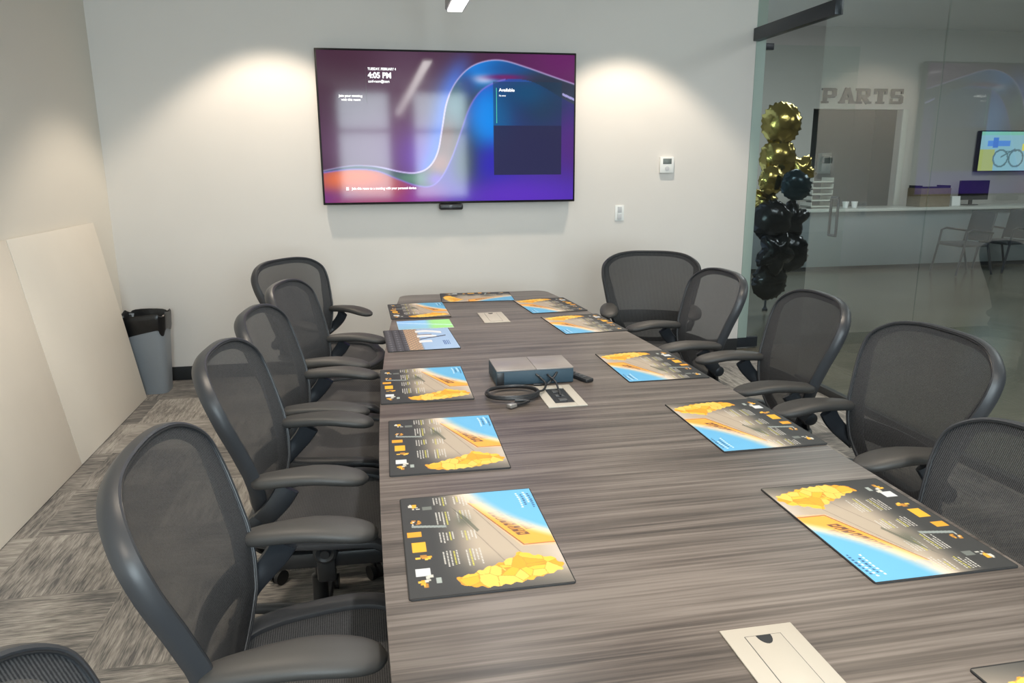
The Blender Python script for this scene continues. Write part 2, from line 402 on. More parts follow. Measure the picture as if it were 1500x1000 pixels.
struct('wall_lobby_left', bx(B(), (.44, 2.7, LC/2), (.12, 5.1, LC)), M['lobby_wall'])
struct('wall_service_back', bx(B(), (7.6, 7.4, 1.6), (4, .1, 3.2)), M['opening_back'])
struct('wall_service_left', bx(B(), (5.7, 6.35, 1.6), (.1, 2.0, 3.2)), M['opening_back'])
struct('wall_service_right', bx(B(), (9.5, 6.35, 1.6), (.1, 2.0, 3.2)), M['opening_back'])
struct('ceiling_service', bx(B(), (7.6, 6.35, 3.2), (4, 2.1, .1)), M['ceiling'])
bm = B()
bx(bm, (OX1+.05, LW-.012, (OZ1+.88)/2), (.1, .024, OZ1-.88), .004)
struct('trim_5', bm, M['lobby_white'])

# slab letters of the sign
GL = {'P': [(0, 0, .26, 1), (.0, .82, .8, 1), (.62, .48, .9, .96), (0, .38, .8, .56), (-.1, 0, .38, .14), (-.1, .86, .1, 1)],
      'T': [(.3, 0, .6, 1), (0, .82, .9, 1), (0, .62, .16, 1), (.74, .62, .9, 1), (.16, 0, .74, .14)],
      'R': [(0, 0, .26, 1), (0, .82, .8, 1), (.62, .5, .88, .96), (0, .42, .8, .58), (-.1, 0, .36, .14), (-.1, .86, .1, 1), (.64, 0, 1.0, .14)],
      'A': [(.2, .24, .72, .40), (-.08, 0, .34, .14), (.62, 0, 1.04, .14)],
      'S': [(.06, .83, .8, 1), (.0, .52, .26, .95), (.06, .41, .8, .59), (.62, .06, .88, .5), (.04, 0, .8, .17), (0, .0, .13, .34), (.74, .66, .86, 1)]}
sg = thing('wall_sign', 'grey slab letters spelling PARTS on the wall above the service opening', 'sign', (6.95, LW-.03, 2.48))
for i, ch in enumerate('PARTS'):
    bm = B(); w, h = .25, .225; ox = .0+i*.292
    for x0, za, x1, zb in GL[ch]: bx(bm, (ox+w*(x0+x1)/2, 0, h*(za+zb)/2), (w*(x1-x0), .03, h*(zb-za)))
    if ch == 'A':
        for a, b_ in ((.13, .46), (.84, .50)): sweep(bm, [(ox+w*a, 0, .01), (ox+w*b_, 0, h)], [(-.034, -.014), (.034, -.014), (.034, .014), (-.034, .014)], ref=Vector((0, 1, 0)))
    if ch == 'R': sweep(bm, [(ox+w*.42, 0, h*.5), (ox+w*.76, 0, .01)], [(-.034, -.014), (.034, -.014), (.034, .014), (-.034, .014)], ref=Vector((0, 1, 0)))
    obj('letter', bm, M['letters'], sg)

ct = thing('service_counter', 'long grey service counter with pale top in the lobby', 'counter', (8.6, 4.6, 0))
obj('counter_front', bx(B(), (0, 0, .47), (6.4, .6, .82), .004), M['counter'], ct)
obj('counter_top', bx(B(), (0, -.02, .895), (6.5, .7, .04), .006), M['counter_top'], ct)
obj('kick_plate', bx(B(), (0, .02, .03), (6.36, .6, .06)), M['base'], ct)

# lobby television
lt = thing('television', 'lit lobby television showing a pale blue and yellow picture', 'television', (10.35, LW-.07, 1.43))
obj('housing', bx(B(), (0, 0, .32), (1.15, .08, .65), .006), M['bezel'], lt)
def lobby_art(u, v):
    c = np.stack([.55+0*u, .72+0*u, .78+0*u], 1)
    def put(m, k, a=1): c[m] = c[m]*(1-a)+np.array(k)*a
    put((u < .25) & (v < .55), (.66, .70, .42)); put((v > .9), (.5, .75, .68))
    put((u > .12) & (u < .5) & (v > .62) & (v < .78), (.35, .55, .85)); put((u > .2) & (u < .3) & (v > .58) & (v < .86), (.3, .48, .8))
    for cx in (.36, .62):
        r = np.hypot((u-cx)*1.77, v-.32); put((r > .19) & (r < .235), (.36, .47, .5))
    put((np.abs(v-.35-(u-.36)*.9) < .02) & (u > .36) & (u < .6), (.36, .47, .5)); put((np.abs(v-.5) < .02) & (u > .42) & (u < .62), (.36, .47, .5))
    put((u > .7) & (v > .5) & (v < .7), (.85, .82, .4))
    return c
canvas('screen', 90, 50, lambda u, v: np.stack([-.56+1.12*u, 0*u-.0415, .01+.62*v], 1), lobby_art, M['screen'], lt)

# things on the counter
o = obj('box', bx(B(), (8.5, 4.55, 1.055), (.52, .3, .28), .004), M['kraft']); tag(o, 'brown open box standing on the lobby counter', 'box')
bm = B()
for x in (8.255, 8.745): bx(bm, (x, 4.55, 1.21), (.012, .28, .05))
bx(bm, (8.5, 4.41, 1.2), (.48, .012, .04), rot=(.3, 0, 0)); obj('flap', bm, M['base'], o)
o = obj('card_holder', bx(B(), (8.93, 4.5, .99), (.15, .06, .15), .004, rot=(-.1, 0, 0)), M['white_plastic']); tag(o, 'small white card holder beside the brown box on the counter', 'card holder')
o = obj('computer_monitor', bx(B(), (9.35, 4.62, 1.15), (.52, .04, .30), .006), M['bezel']); tag(o, 'dark computer monitor on the lobby counter below the television', 'monitor')
obj('stand', bx(bx(B(), (9.35, 4.66, .975), (.05, .03, .1)), (9.35, 4.67, .924), (.2, .14, .012), .003), M['bezel'], o)
for x, lb in ((7.05, 'small white pot on the lobby counter, left of its pair'), (7.2, 'small white pot on the lobby counter, right of its pair')):
    o = obj('pot', lathe(B(), [(.035, .917), (.045, .99), (.05, 1.01), (.044, 1.01), (.04, .97)], (x, 4.5, 0), 16), M['white_plastic']); tag(o, lb, 'pot', 'white pots on the counter')
tt = thing('tray_stack', 'pale stacked letter trays at the left of the service opening', 'letter trays', (6.62, 4.6, .915))
for k in range(5):
    bm = B(); bx(bm, (0, 0, .03+.09*k), (.34, .3, .018), .003)
    for s in (-1, 1): bx(bm, (s*.165, 0, .06+.09*k), (.01, .3, .065))
    obj('tray', bm, M['lobby_white'], tt)
o = obj('wall_panel', bx(B(), (8.45, 7.32, 1.58), (.26, .06, .38), .005), M['white_plastic'])
tag(o, 'small white panel with dark display inside the service opening', 'panel')
obj('display', bx(B(), (8.47, 7.285, 1.64), (.16, .01, .13)), M['grey_lcd'], o)

# guest chairs
def guest_chair(loc, rz, label):
    t = thing('guest_chair', label, 'chair', loc, rz, 'guest chairs at the counter')
    bm = B(); bx(bm, (0, 0, .43), (.46, .46, .05), .02); obj('seat', bm, M['lobby_fabric'], t)
    bm = B(); bx(bm, (-.25, 0, .68), (.035, .44, .42), .015, rot=(0, -.2, 0)); obj('backrest', bm, M['lobby_fabric'], t)
    for s in (-1, 1):
        bm = B(); tube(bm, [(.28, s*.25, .01), (.2, s*.25, .42), (.17, s*.25, .62), (.1, s*.25, .645), (-.24, s*.25, .6)], .016, 8, ref=Vector((0, 1, 0))); obj('leg', bm, M['dark'], t)
        bm = B(); tube(bm, [(-.32, s*.23, .01), (-.2, s*.23, .42), (-.24, s*.23, .6)], .016, 8, ref=Vector((0, 1, 0))); obj('leg', bm, M['dark'], t)
    return t
guest_chair((8.38, 3.6, 0), PI, 'grey guest chair with arms standing alone left of the other in the lobby')
guest_chair((9.22, 3.75, 0), PI+.1, 'grey guest chair partly cut off at the right edge of the photo')

# balloons: crinkled foil pillows
bc = thing('balloon_column', 'tall column of gold and black foil balloons outside the glass door', 'balloons', (4.2, 1.6, 0))
def foil(name, c, r, m, label, kind='round', seed=0, flat=.55, rz=0, ry=0):
    rs = random.Random(seed); bm = bmesh.new(); bmesh.ops.create_uvsphere(bm, u_segments=48, v_segments=24, radius=1)
    for v in bm.verts:
        x, y, z = v.co; a = math.atan2(z, x); rho = math.hypot(x, z)
        k = 1.0
        if kind == 'star': k = .72+.34*abs(math.cos(2.5*a))**1.5
        if kind == 'drop': k = 1-.18*max(0, -z)**2
        cr = 1+.05*math.sin(a*23+seed)*rho**5+.035*math.sin(x*9+seed)*math.sin(z*8+seed*2)+.02*math.sin(x*17+z*13+seed)
        v.co = Vector((x*k*cr*r, y*flat*(1-.35*rho**4)*r, z*k*cr*r*(1.25 if kind == 'drop' else 1)))
    bmesh.ops.rotate(bm, cent=(0, 0, 0), matrix=Euler((0, ry, rz)).to_matrix(), verts=bm.verts)
    o = obj(name, bm, m, bc, 180); o.location = Vector(c)-Vector((4.2, 1.6, 0)); o['label'] = label; return o
BY = 1.4
BL = [((4.12, BY, 1.96), .21, 'gold', 'round', 'large round gold balloon at the top'),
      ((4.12, BY+.02, 1.62), .205, 'gold', 'round', 'round gold balloon, second from the top'),
      ((3.99, BY-.12, 1.40), .15, 'gold', 'round', 'small gold balloon at left'),
      ((4.42, BY+.08, 1.50), .165, 'gold', 'star', 'crinkled gold balloon at right'),
      ((4.19, BY-.22, 1.36), .15, 'tealfoil', 'drop', 'dark teal drop shaped balloon'),
      ((4.01, BY+.02, 1.20), .15, 'gold', 'star', 'gold star balloon'),
      ((4.02, BY-.12, 1.00), .21, 'blackfoil', 'round', 'black balloon'),
      ((4.29, BY-.02, 1.00), .20, 'blackfoil', 'star', 'black star balloon'),
      ((4.08, BY-.14, .68), .23, 'blackfoil', 'star', 'glossy black star balloon with sharp creases'),
      ((4.30, BY-.02, .66), .21, 'blackfoil', 'round', 'black balloon'),
      ((4.09, BY-.04, .36), .20, 'blackfoil', 'round', 'lowest black balloon')]
for i, (c, r, m, k, lb) in enumerate(BL): foil('foil_balloon', c, r, M[m], lb, k, i*3+1, .42, (i % 3-1)*.12, i*.5)
o = obj('balloon_pole', lathe(B(), [(.03, 0), (.03, .02), (.02, .03), (.012, .05), (.012, 1.85)], (0, 0, 0), 20), M['dark'], bc)

# ------------------------------------------------------------------ boards leaning on the left wall
def board(y0, y1, label):
    h = 1.225; lean = math.asin(.195/h); bm = B()
    bx(bm, (0, 0, h/2), (.018, y1-y0-.004, h), .002); o = obj('leaning_board', bm, M['board'])
    o.location = (-1.602, (y0+y1)/2, .004); o.rotation_euler = (0, -lean, 0)
    tag(o, label, 'board', 'cream boards leaning on the left wall')
board(-1.665, -.445, 'large cream board leaning on the left wall, nearest the trash bin')
board(-2.889, -1.669, 'large cream board leaning on the left wall, nearer the camera and cut off')

# trash bin with bag
tb = thing('trash_bin', 'grey plastic trash bin with black liner in the far left corner', 'trash bin', (-1.60, -.26, 0))
bm = B(); rings = []
for z, k in ((.0, .78), (.01, .8), (.53, 1.0), (.55, 1.02), (.55, .98), (.03, .76)):
    rings.append([bm.verts.new((x*k, y*k, z)) for x, y in rrect(-.15, -.12, .15, .12, .06)])
for a, b_ in zip(rings, rings[1:]):
    for i in range(len(a)): bm.faces.new((a[i], a[(i+1) % len(a)], b_[(i+1) % len(a)], b_[i]))
bm.faces.new(rings[0][::-1]); bm.faces.new(rings[-1]); obj('bin_body', bm, M['bin'], tb)
bm = B(); rings = []; rr = spline([(x, y, 0) for x, y in rrect(-.15, -.12, .15, .12, .06, 3)], 4)
rs = random.Random(3); ph = [rs.uniform(0, 6) for _ in rr]
for z, k, a in ((.44, 1.0, .014), (.47, 1.03, .004), (.53, 1.06, .006), (.562, 1.06, .005), (.57, 1.02, .006), (.55, .97, .006), (.44, .9, .02), (.25, .8, .03)):
    rings.append([bm.verts.new((p.x*k*(1+a*math.sin(ph[i]+z*40)), p.y*k*(1+a*math.cos(ph[i]*1.7+z*30)), z+(a*1.6*math.sin(i*.55) if z > .5 or z == .44 else 0))) for i, p in enumerate(rr)])
for a, b_ in zip(rings, rings[1:]):
    for i in range(len(a)): bm.faces.new((a[i], a[(i+1) % len(a)], b_[(i+1) % len(a)], b_[i]))
bm.faces.new(rings[-1]); obj('bin_liner', bm, M['bag'], tb)

# ------------------------------------------------------------------ wall television
tv = thing('television', 'large flat television with purple and blue screen on the back wall', 'television', (.6115, 0, 1.288))
obj('housing', bx(B(), (0, -.062, .5425), (1.90, .055, 1.085), .004), M['bezel'], tv)
obj('wall_mount', bx(B(), (0, -.018, .55), (.7, .035, .45), .003), M['plastic'], tv)
def ss(a, b, x): t = np.clip((x-a)/(b-a), 0, 1); return t*t*(3-2*t)
def tv_art(u, v):
    s, t = u, 1-v
    n = len(s); c = np.zeros((n, 3))
    A = np.interp  # curve A: x as function along; use parametric distance
    col = lambda r, g, b: np.array([r, g, b])/255
    def mix(a, k): 
        nonlocal c
        a = np.clip(a, 0, 1)[:, None]; c = c*(1-a)+np.array(k)[None]*a
    def blob(cx, cy, rx, ry, k, st=1, p=1.2): mix(st*np.exp(-(((s-cx)/rx)**2+((t-cy)/ry)**2)**p), k)
    c[:] = col(62, 34, 58)
    blob(.3, .35, .28, .5, col(100, 70, 92), .9); blob(.25, .65, .3, .25, col(118, 78, 118), .8); blob(.4, .7, .12, .2, col(120, 80, 190), .9)  # pinkish haze on the left half is a window reflection painted into the picture
    blob(.1, .1, .15, .3, col(66, 30, 50), .7); blob(1.0, .05, .3, .25, col(100, 28, 96), 1)
    CA = np.array(spA); CB = np.array(spB)
    def side(curve):  # signed: above/left of the curve (positive) by nearest point normal
        best = np.full(n, 9.); sg_ = np.zeros(n)
        for (x0, y0), (x1, y1) in zip(curve[:-1], curve[1:]):
            dx, dy = (x1-x0)*1.7, y1-y0; L = dx*dx+dy*dy
            px, py = (s-x0)*1.7, t-y0; k = np.clip((px*dx+py*dy)/L, 0, 1)
            d = np.hypot(px-k*dx, py-k*dy); cr = dx*py-dy*px
            m = d < best; best[m] = d[m]; sg_[m] = np.sign(cr[m])
        return best*sg_     # positive = below / right of the curve
    dA = side(CA); dB = side(CB)
    mix(np.exp(-(dA/.09)**2)*(dA < 0)*ss(.34, .42, s)*ss(.62, .5, s)*.85, col(70, 120, 230))
    inA = dA > 0; belowB = dB > 0
    # below curve B
    def region(msk, fn):
        nonlocal c
        keep = c.copy(); fn(); c[~msk] = keep[~msk]
    def fB():
        c[:] = col(70, 45, 160)
        blob(.12, .85, .18, .12, col(238, 112, 52), 1, 1.5); blob(.24, .92, .15, .08, col(190, 80, 80), .8); blob(.05, 1, .1, .1, col(110, 45, 120), .7); blob(.2, 1.0, .2, .06, col(160, 55, 100), .9)
        blob(.40, .97, .09, .1, col(150, 50, 150), .9); blob(.6, .62, .07, .3, col(25, 60, 90), .9)
        blob(.66, .42, .10, .24, col(12, 140, 240), 1, 1.6); blob(.66, .75, .1, .14, col(45, 35, 180), .9); blob(.55, .74, .05, .16, col(50, 70, 80), .8)
        blob(.9, .35, .15, .2, col(30, 60, 85), .9); blob(.8, .25, .1, .1, col(15, 100, 160), .9); blob(1., .6, .12, .25, col(80, 35, 120), .9); blob(.75, .97, .3, .12, col(92, 45, 190), .9)
    region(belowB, fB)
    def fR():
        c[:] = col(60, 70, 90)
        blob(.62, .1, .14, .14, col(12, 130, 225), 1, 1.5); blob(.75, .1, .12, .07, col(20, 80, 150), .9); blob(.9, .2, .15, .1, col(38, 45, 66), .9); blob(.63, .17, .05, .03, col(190, 200, 235), .9)
        blob(.56, .22, .04, .09, col(40, 60, 130), .9); blob(.72, .155, .08, .02, col(110, 25, 100), 1)
        blob(.52, .35, .05, .15, col(86, 122, 130), .9); blob(.48, .58, .05, .14, col(118, 78, 72), 1); blob(.45, .74, .06, .09, col(165, 110, 100), .9)
        blob(.34, .84, .07, .05, col(95, 140, 120), .9); blob(.44, .85, .04, .05, col(120, 70, 200), .9); blob(.1, .77, .2, .03, col(60, 70, 90), 1)
    region(inA & ~belowB, fR)
    mix(np.exp(-(dA/.005)**2)*ss(.6, .45, np.abs(s-.75)+.0*s)*.75+np.exp(-(dA/.005)**2)*(s < .5)*.55, col(205, 190, 240))
    mix(np.exp(-(dB/.006)**2)*(s < .72)*.7, col(140, 120, 225))
    # translucent agenda panel
    p = (s > .67) & (s < .948) & (t > .185) & (t < .82)
    c[p] = c[p]*.45+col(22, 62, 92)*.5
    q = (s > .67) & (s < .948) & (t > .48) & (t < .82); c[q] = col(38, 38, 76)*.85+c[q]*.12
    m = (np.abs(t-(.262+(s-.95)*.75)) < .008) & (s > .95); c[m] = col(170, 165, 220)
    return c
spA = [(p.x, p.y) for p in spline([(-.02, .79, 0), (.1, .752, 0), (.2, .757, 0), (.3, .795, 0), (.36, .80, 0), (.41, .76, 0), (.445, .66, 0), (.465, .5, 0), (.485, .33, 0), (.52, .2, 0), (.575, .1, 0), (.64, .052, 0), (.71, .045, 0), (.8, .085, 0), (.9, .14, 0), (1.02, .205, 0)], 5, False)]
spB = [(p.x, p.y) for p in spline([(-.02, .8, 0), (.1, .775, 0), (.2, .785, 0), (.28, .84, 0), (.35, .885, 0), (.41, .895, 0), (.455, .84, 0), (.5, .7, 0), (.54, .52, 0), (.575, .36, 0), (.62, .25, 0), (.68, .19, 0), (.75, .165, 0), (.84, .19, 0), (.95, .29, 0), (1.02, .35, 0)], 5, False)]
scr = canvas('screen', 380, 220, lambda u, v: np.stack([-.936+1.872*u, 0*u-.0905, .016+1.055*v], 1), tv_art, M['screen'], tv)
TX = lambda s: -.936+1.872*s
TZ = lambda t: .016+1.055*(1-t)
def tvt(s_, size, s0, t0, wd, m='text', off=.0): text('screen_text', s_, size, (TX(s0), -.0925, TZ(t0)), (PI/2, 0, 0), M[m], scr, .0004, off, width=wd)
tvt('TUESDAY, FEBRUARY 4', .024, .187, .122, .20, off=.0006)
tvt('4:05 PM', .054, .187, .172, .165, off=.0016)
tvt('conf-room@team', .026, .187, .202, .15, off=.0004)
tvt('Join your meeting', .022, .075, .296, .165, off=.0003)
tvt('with this room', .022, .083, .321, .135, off=.0003)
tvt('Available', .032, .693, .25, .118, off=.0005)
tvt('No events', .018, .693, .283, .05)
tvt('Join this room to a meeting with your personal device', .024, .105, .912, .47, off=.0005)
bm = B(); bx(bm, (TX(.683), -.0922, TZ(.345)), (.004, .0006, .25)); obj('accent_line', bm, M['text_green'], scr)
bm = B(); bx(bm, (TX(.178), -.0922, TZ(.22)), (.0015, .0006, .24)); obj('divider_line', bm, M['button'], scr)
bm = B(); bx(bm, (TX(.088), -.0922, TZ(.905)), (.018, .0006, .022)); obj('cast_icon', bm, M['text'], scr)
cb = thing('conference_camera', 'small black conference camera bar mounted under the television', 'camera', (.60, 0, 1.262))
obj('camera_body', bx(B(), (0, -.06, 0), (.18, .07, .045), .014, seg=3), M['plastic'], cb)
obj('lens', lathe(B(), [(.001, .008), (.014, .006), (.014, 0), (.001, -.001)], (0, -.1, 0), 20, 'Y'), M['bezel'], cb)
obj('bracket', bx(B(), (0, -.02, .01), (.08, .045, .02), .002), M['plastic'], cb)

# thermostat and switch plate
th = thing('thermostat', 'white thermostat with small grey display on the back wall', 'thermostat', (2.337, 0, 1.56))
obj('thermostat_body', bx(B(), (0, -.014, 0), (.115, .028, .125), .005), M['white_plastic'], th)
obj('display', bx(B(), (0, -.0285, .028), (.072, .003, .042), .001), M['grey_lcd'], th)
obj('dial', lathe(B(), [(.018, -.027), (.018, -.031), (.012, -.032)], (0, 0, -.028), 20, 'Y'), M['pale_grey'], th)
sw = thing('switch_plate', 'small white double switch plate on the wall below the thermostat', 'switch', (1.958, 0, 1.187))
obj('plate', bx(B(), (0, -.004, 0), (.075, .008, .122), .003), M['white_plastic'], sw)
for z in (.028, -.028): obj('rocker', bx(B(), (0, -.010, z), (.034, .006, .046), .002), M['pale_grey'], sw)

# ------------------------------------------------------------------ table
TC, THZ = .645, .74
def halfw(y): t = (y+4.03)/3.1; return .657-.175*t*t
out = []
ys = [-.95-.0*k for k in range(1)]
Y0, Y1 = -.935, -7.12
def corner_pts():
    P = []; r = .075; n = 60
    for k in range(n+1):
        y = Y0-r+(Y1+r-(Y0-r))*k/n; P.append((TC-halfw(y), y))
    wl = halfw(Y1); 
    for k in range(1, 9):
        a = PI+PI/2*k/8; P.append((TC-halfw(Y1+r)+r+r*math.cos(a), Y1+r+r*math.sin(a)))
    for k in range(0, 9):
        a = 1.5*PI+PI/2*k/8; P.append((TC+halfw(Y1+r)-r+r*math.cos(a), Y1+r+r*math.sin(a)))
    for k in range(1, n+1):
        y = Y1+r+(Y0-r-(Y1+r))*k/n; P.append((TC+halfw(y), y))
    # far end, very slightly bowed
    for k in range(1, 9):
        a = 0+PI/2*k/8; P.append((TC+halfw(Y0-r)-r+r*math.cos(a), Y0-r+r*math.sin(a)))
    for k in range(0, 8):
        a = PI/2+PI/2*k/8; P.append((TC-halfw(Y0-r)+r+r*math.cos(a), Y0-r+r*math.sin(a)))
    return P
tbl = thing('conference_table', 'long boat shaped conference table with grey brown woodgrain top', 'table', (0, 0, 0))
obj('tabletop', prism(B(), corner_pts(), THZ-.032, THZ, .002), M['wood'], tbl, 30)
for y in (-2.1, -4.03, -6.0):
    bm = B(); bx(bm, (TC, y, .354), (.5, .62, .706), .004); obj('pedestal', bm, M['wood'], tbl)
# hatches set into the tabletop
def hatch(y0, y1, label, openlid, x0=.577, x1=.716):
    t = thing('power_hatch', label, 'power hatch', ((x0+x1)/2, (y0+y1)/2, THZ), 0, 'power hatches in the tabletop')
    w, h = (x1-x0), (y1-y0)
    if openlid:
        bm = B(); a = .034
        for sx in (-1, 1): bx(bm, (sx*(w/2-a/2), 0, .002), (a, h, .004), .001)
        for sy in (-1, 1): bx(bm, (0, sy*(h/2-.02), .002), (w-2*a, .04, .004), .001)
        obj('rim', bm, M['cream_plate'], t)
        obj('socket_strip', bx(B(), (0, 0, .0012), (w-2*a-.002, h-.084, .002)), M['plastic'], t)
        for k in range(3): obj('socket', bx(B(), (0, -.05+.05*k, .003), (.03, .026, .003), .001), M['button'], t)
    else:
        obj('rim', bx(B(), (0, 0, .0015), (w, h, .003), .001), M['cream_plate'], t)
        g = B(); bx(g, (0, 0, .0031), (w*.50, h*.80, .0008)); obj('seam', g, M['button'], t)
        obj('lid', bx(B(), (0, 0, .0033), (w*.50-.0022, h*.80-.0022, .0012), .0005), M['cream_plate'], t)
        P = [(-.014, h*.395), (.014, h*.395)]+[(.014*math.cos(a), h*.395-.024*math.sin(a)) for a in [PI*k/10 for k in range(1, 10)]]
        obj('finger_notch', prism(B(), P[::-1], .0036, .0044), M['hole'], t)
    return t
hatch(-4.95, -4.69, 'closed cream power hatch in the table, nearest the camera', False)
hatch(-3.395, -3.138, 'open cream power hatch with black sockets beside the coiled cable', True, .572, .712)
hatch(-1.925, -1.642, 'closed pale hatch at the far end of the table', False, .57, .71)

# console with cable
dv = thing('conference_console', 'black boxy conference console with glossy top in the middle of the table', 'console', (.588, -3.01, THZ))
obj('console_body', bx(B(), (0, 0, .030), (.302, .186, .056), .003), M['device_front'], dv)
bm = B(); bx(bm, (-.073, 0, .060), (.153, .19, .005), .001); bx(bm, (.078, 0, .060), (.146, .19, .005), .001); obj('top_panel', bm, M['device_top'], dv)
bm = B(); bx(bm, (-.135, -.0935, .029), (.028, .004, .05), .001); obj('side_grip', bm, M['plastic'], dv)
dark_bm = B(); tube(dark_bm, spline([(.085, -.096, .045), (.07, -.112, .032), (.045, -.125, .012), (.02, -.115, .006), (-.01, -.11, .006)], 6, False), .004, 8); obj('front_cord', dark_bm, M['cable'], dv)
rm = thing('remote_control', 'slim black remote control lying right of the console', 'remote', (.776, -3.058, THZ), .38)
obj('remote_body', bx(B(), (0, 0, .008), (.038, .135, .015), .005, seg=3), M['plastic'], rm)
for k in range(4): obj('button', bx(B(), (0, .045-.026*k, .0163), (.02, .014, .002), .0008), M['button'], rm)
# coiled cable
cc = thing('coiled_cable', 'coiled black video cable beside the open power hatch', 'cable', (.475, -3.235, THZ))
P = []; rs = random.Random(5)
for k in range(0, 3*28+1):
    a = 2*PI*k/28-.3; q_ = k/28; P.append((.098*math.cos(a)*(1-.05*(q_ % 1.3)), .088*math.sin(a)*(1-.06*q_), .006+.005*q_+.001*math.sin(a*3)))
P = [(-.02, -.128, .008), (.0, -.118, .008), (.04, -.098, .010)] + [p for p in P if True][22:] 
obj('cable_loop', tube(B(), spline(P, 2, False), .0056, 8), M['cable'], cc)
obj('cable_lead', tube(B(), spline([(.09, -.02, .02), (.12, .02, .012), (.14, .07, .02), (.13, .115, .03), (.115, .128, .042)], 6, False), .0042, 8), M['cable'], cc)
obj('cable_lead', tube(B(), spline([(.168, -.045, .006), (.172, .01, .02), (.175, .06, .028), (.165, .11, .034), (.16, .127, .038)], 6, False), .0042, 8), M['cable'], cc)
bm = B(); bx(bm, (-.028, -.132, .010), (.024, .03, .012), .002, rot=(0, 0, -1.0)); obj('plug', bm, M['connector'], cc)

# ------------------------------------------------------------------ desk mats
rn = np.random.RandomState(4)
def poly_mask(u, v, P):
    m = np.zeros(len(u), bool); n = len(P)
    for i in range(n):
        x0, y0 = P[i]; x1, y1 = P[(i+1) % n]
        if y0 == y1: continue
        k = ((y0 > v) != (y1 > v)) & (u < (x1-x0)*(v-y0)/(y1-y0)+x0); m ^= k
    return m
def mat_art(u, v):
    n = len(u); c = np.zeros((n, 3)); K = lambda r, g, b: np.array([r, g, b])/255.
    def mix(a, k):
        nonlocal c
        a = np.clip(a.astype(float), 0, 1)[:, None]; c = c*(1-a)+k[None]*a
    c[:] = K(46, 48, 50)
    # beige glow running diagonally
    g = ss(.18, .5, v)*ss(1.0, .55, u-.25*v+.05)
    mix(g*.95, K(196, 180, 160)); 
    mix(ss(.95, .78, u)*ss(.86, 1.0, v)*.6, K(210, 200, 190))
    # faint road lines
    for o in (-.05, .1): mix((np.abs(v-.42+(u-.2)*-.45-o) < .004)*.5*(u > .2)*(u < .8), K(120, 110, 100))
    # orange banner
    ban = [(.09, .53), (.13, .5), (.62, .78), (.64, 1.0), (.44, 1.0), (.17, .73), (.06, .62)]
    mix(poly_mask(u, v, [(.06, .46), (.64, .77), (.66, 1.01), (.40, 1.01), (.1, .74)])*.8, K(226, 190, 150))
    mix(poly_mask(u, v, ban), K(248, 176, 66))
    mix((np.abs((v-.5)-(u-.13)*.571) < .006)*(u > .12)*(u < .63), K(160, 96, 50))
    mix(((np.abs(u-.63) < .004) & (v > .78)), K(190, 120, 60))
    # block letters of the heading, in two lines following the banner
    for (a, b, w0, h0, nn) in ((.25, .655, .034, .085, 8), (.29, .775, .030, .075, 6)):
        for k in range(nn):
            uu = a+k*(w0+.002); vv = b+(k*(w0+.002))*.57
            cell = (u > uu) & (u < uu+w0*.86) & (v > vv-h0*.5+(u-uu)*.57) & (v < vv+h0*.5+(u-uu)*.57)
            hole = (np.abs(u-uu-w0*.43) < w0*.12) & (np.abs(v-vv-(u-uu)*.57+((k % 3)-1)*h0*.2) < h0*.2)
            mix(cell & ~hole, K(120, 76, 52))
    # small logo over the banner
    mix(((u-.1)/.035)**2+((v-.555)/.05)**2 < 1, K(120, 140, 160)); mix((np.abs(u-.12) < .02) & (v > .6) & (v < .74), K(120, 100, 80))
    # blue corner with white fade
    e = v-(.50+1.25*u)+.18*np.sin(u*4)
    mix(ss(-.13, .0, e)*.85, K(246, 228, 208)); mix(ss(-.03, .12, e), K(104, 184, 232))
    tx = (v > .84) & (v < .97) & (u > .03) & (u < .25) & (e > .03)
    for k, vv in enumerate((.87, .90, .93, .955)):
        mix((np.abs(v-vv-.02*np.sin(u*9)) < .008) & (u > .04+.02*(k % 2)) & (u < .24-.03*(k % 3)) & (np.sin(u*260+k) > -.3) & (e > .02), K(30, 88, 140) if k % 2 else K(220, 240, 250))
    # map: a long blob of coloured counties
    blob = [(.69, .75), (.73, .80), (.77, .93), (.83, .985), (.88, .97), (.92, .86), (.955, .7), (.975, .5), (.955, .36), (.90, .29), (.87, .31), (.84, .42), (.79, .55), (.75, .66)]
    pts = rn2.rand(40, 2)*np.array([.32, .75])+np.array([.67, .27]); cc_ = [K(250, 184, 42), K(250, 198, 60), K(244, 168, 34), K(252, 208, 92)]
    d = np.stack([np.hypot(u-px, (v-py)*.75) for px, py in pts]); i_ = d.argmin(0); ds = np.sort(d, 0)
    inb = poly_mask(u+.006*np.sin(v*90), v+.01*np.sin(u*110), blob)
    pal = np.array(cc_)[i_ % 4]; c[inb] = pal[inb]
    mix(inb & ((ds[1]-ds[0]) < .003), K(228, 150, 40))
    # machines, list lines
    def mach(cu, cv, su, sv, seed, k=K(246, 176, 40)):
        r_ = np.random.RandomState(seed)
        for _ in range(9):
            a, b = r_.uniform(-.8, .8, 2); w_, h_ = r_.uniform(.15, .5, 2)
            mix((np.abs(u-cu-a*su) < w_*su*.7) & (np.abs(v-cv-b*sv) < h_*sv*.7), [k, K(252, 200, 70), K(190, 130, 40), K(215, 214, 205)][r_.randint(4)])
    mach(.13, .09, .045, .05, 1); mix((np.abs(u-.14) < .02) & (v > .15) & (v < .22), K(110, 116, 112))
    mach(.30, .10, .035, .05, 2); mix((np.abs(u-.345-.12*(v-.1)) < .012) & (v > .06) & (v < .30), K(150, 160, 158))
    mix((u > .40) & (u < .455) & (v > .02) & (v < .12), K(242, 168, 36))
    mix((u > .51) & (u < .61) & (v > .045) & (v < .135), K(250, 186, 40)); mach(.67, .12, .04, .06, 3)
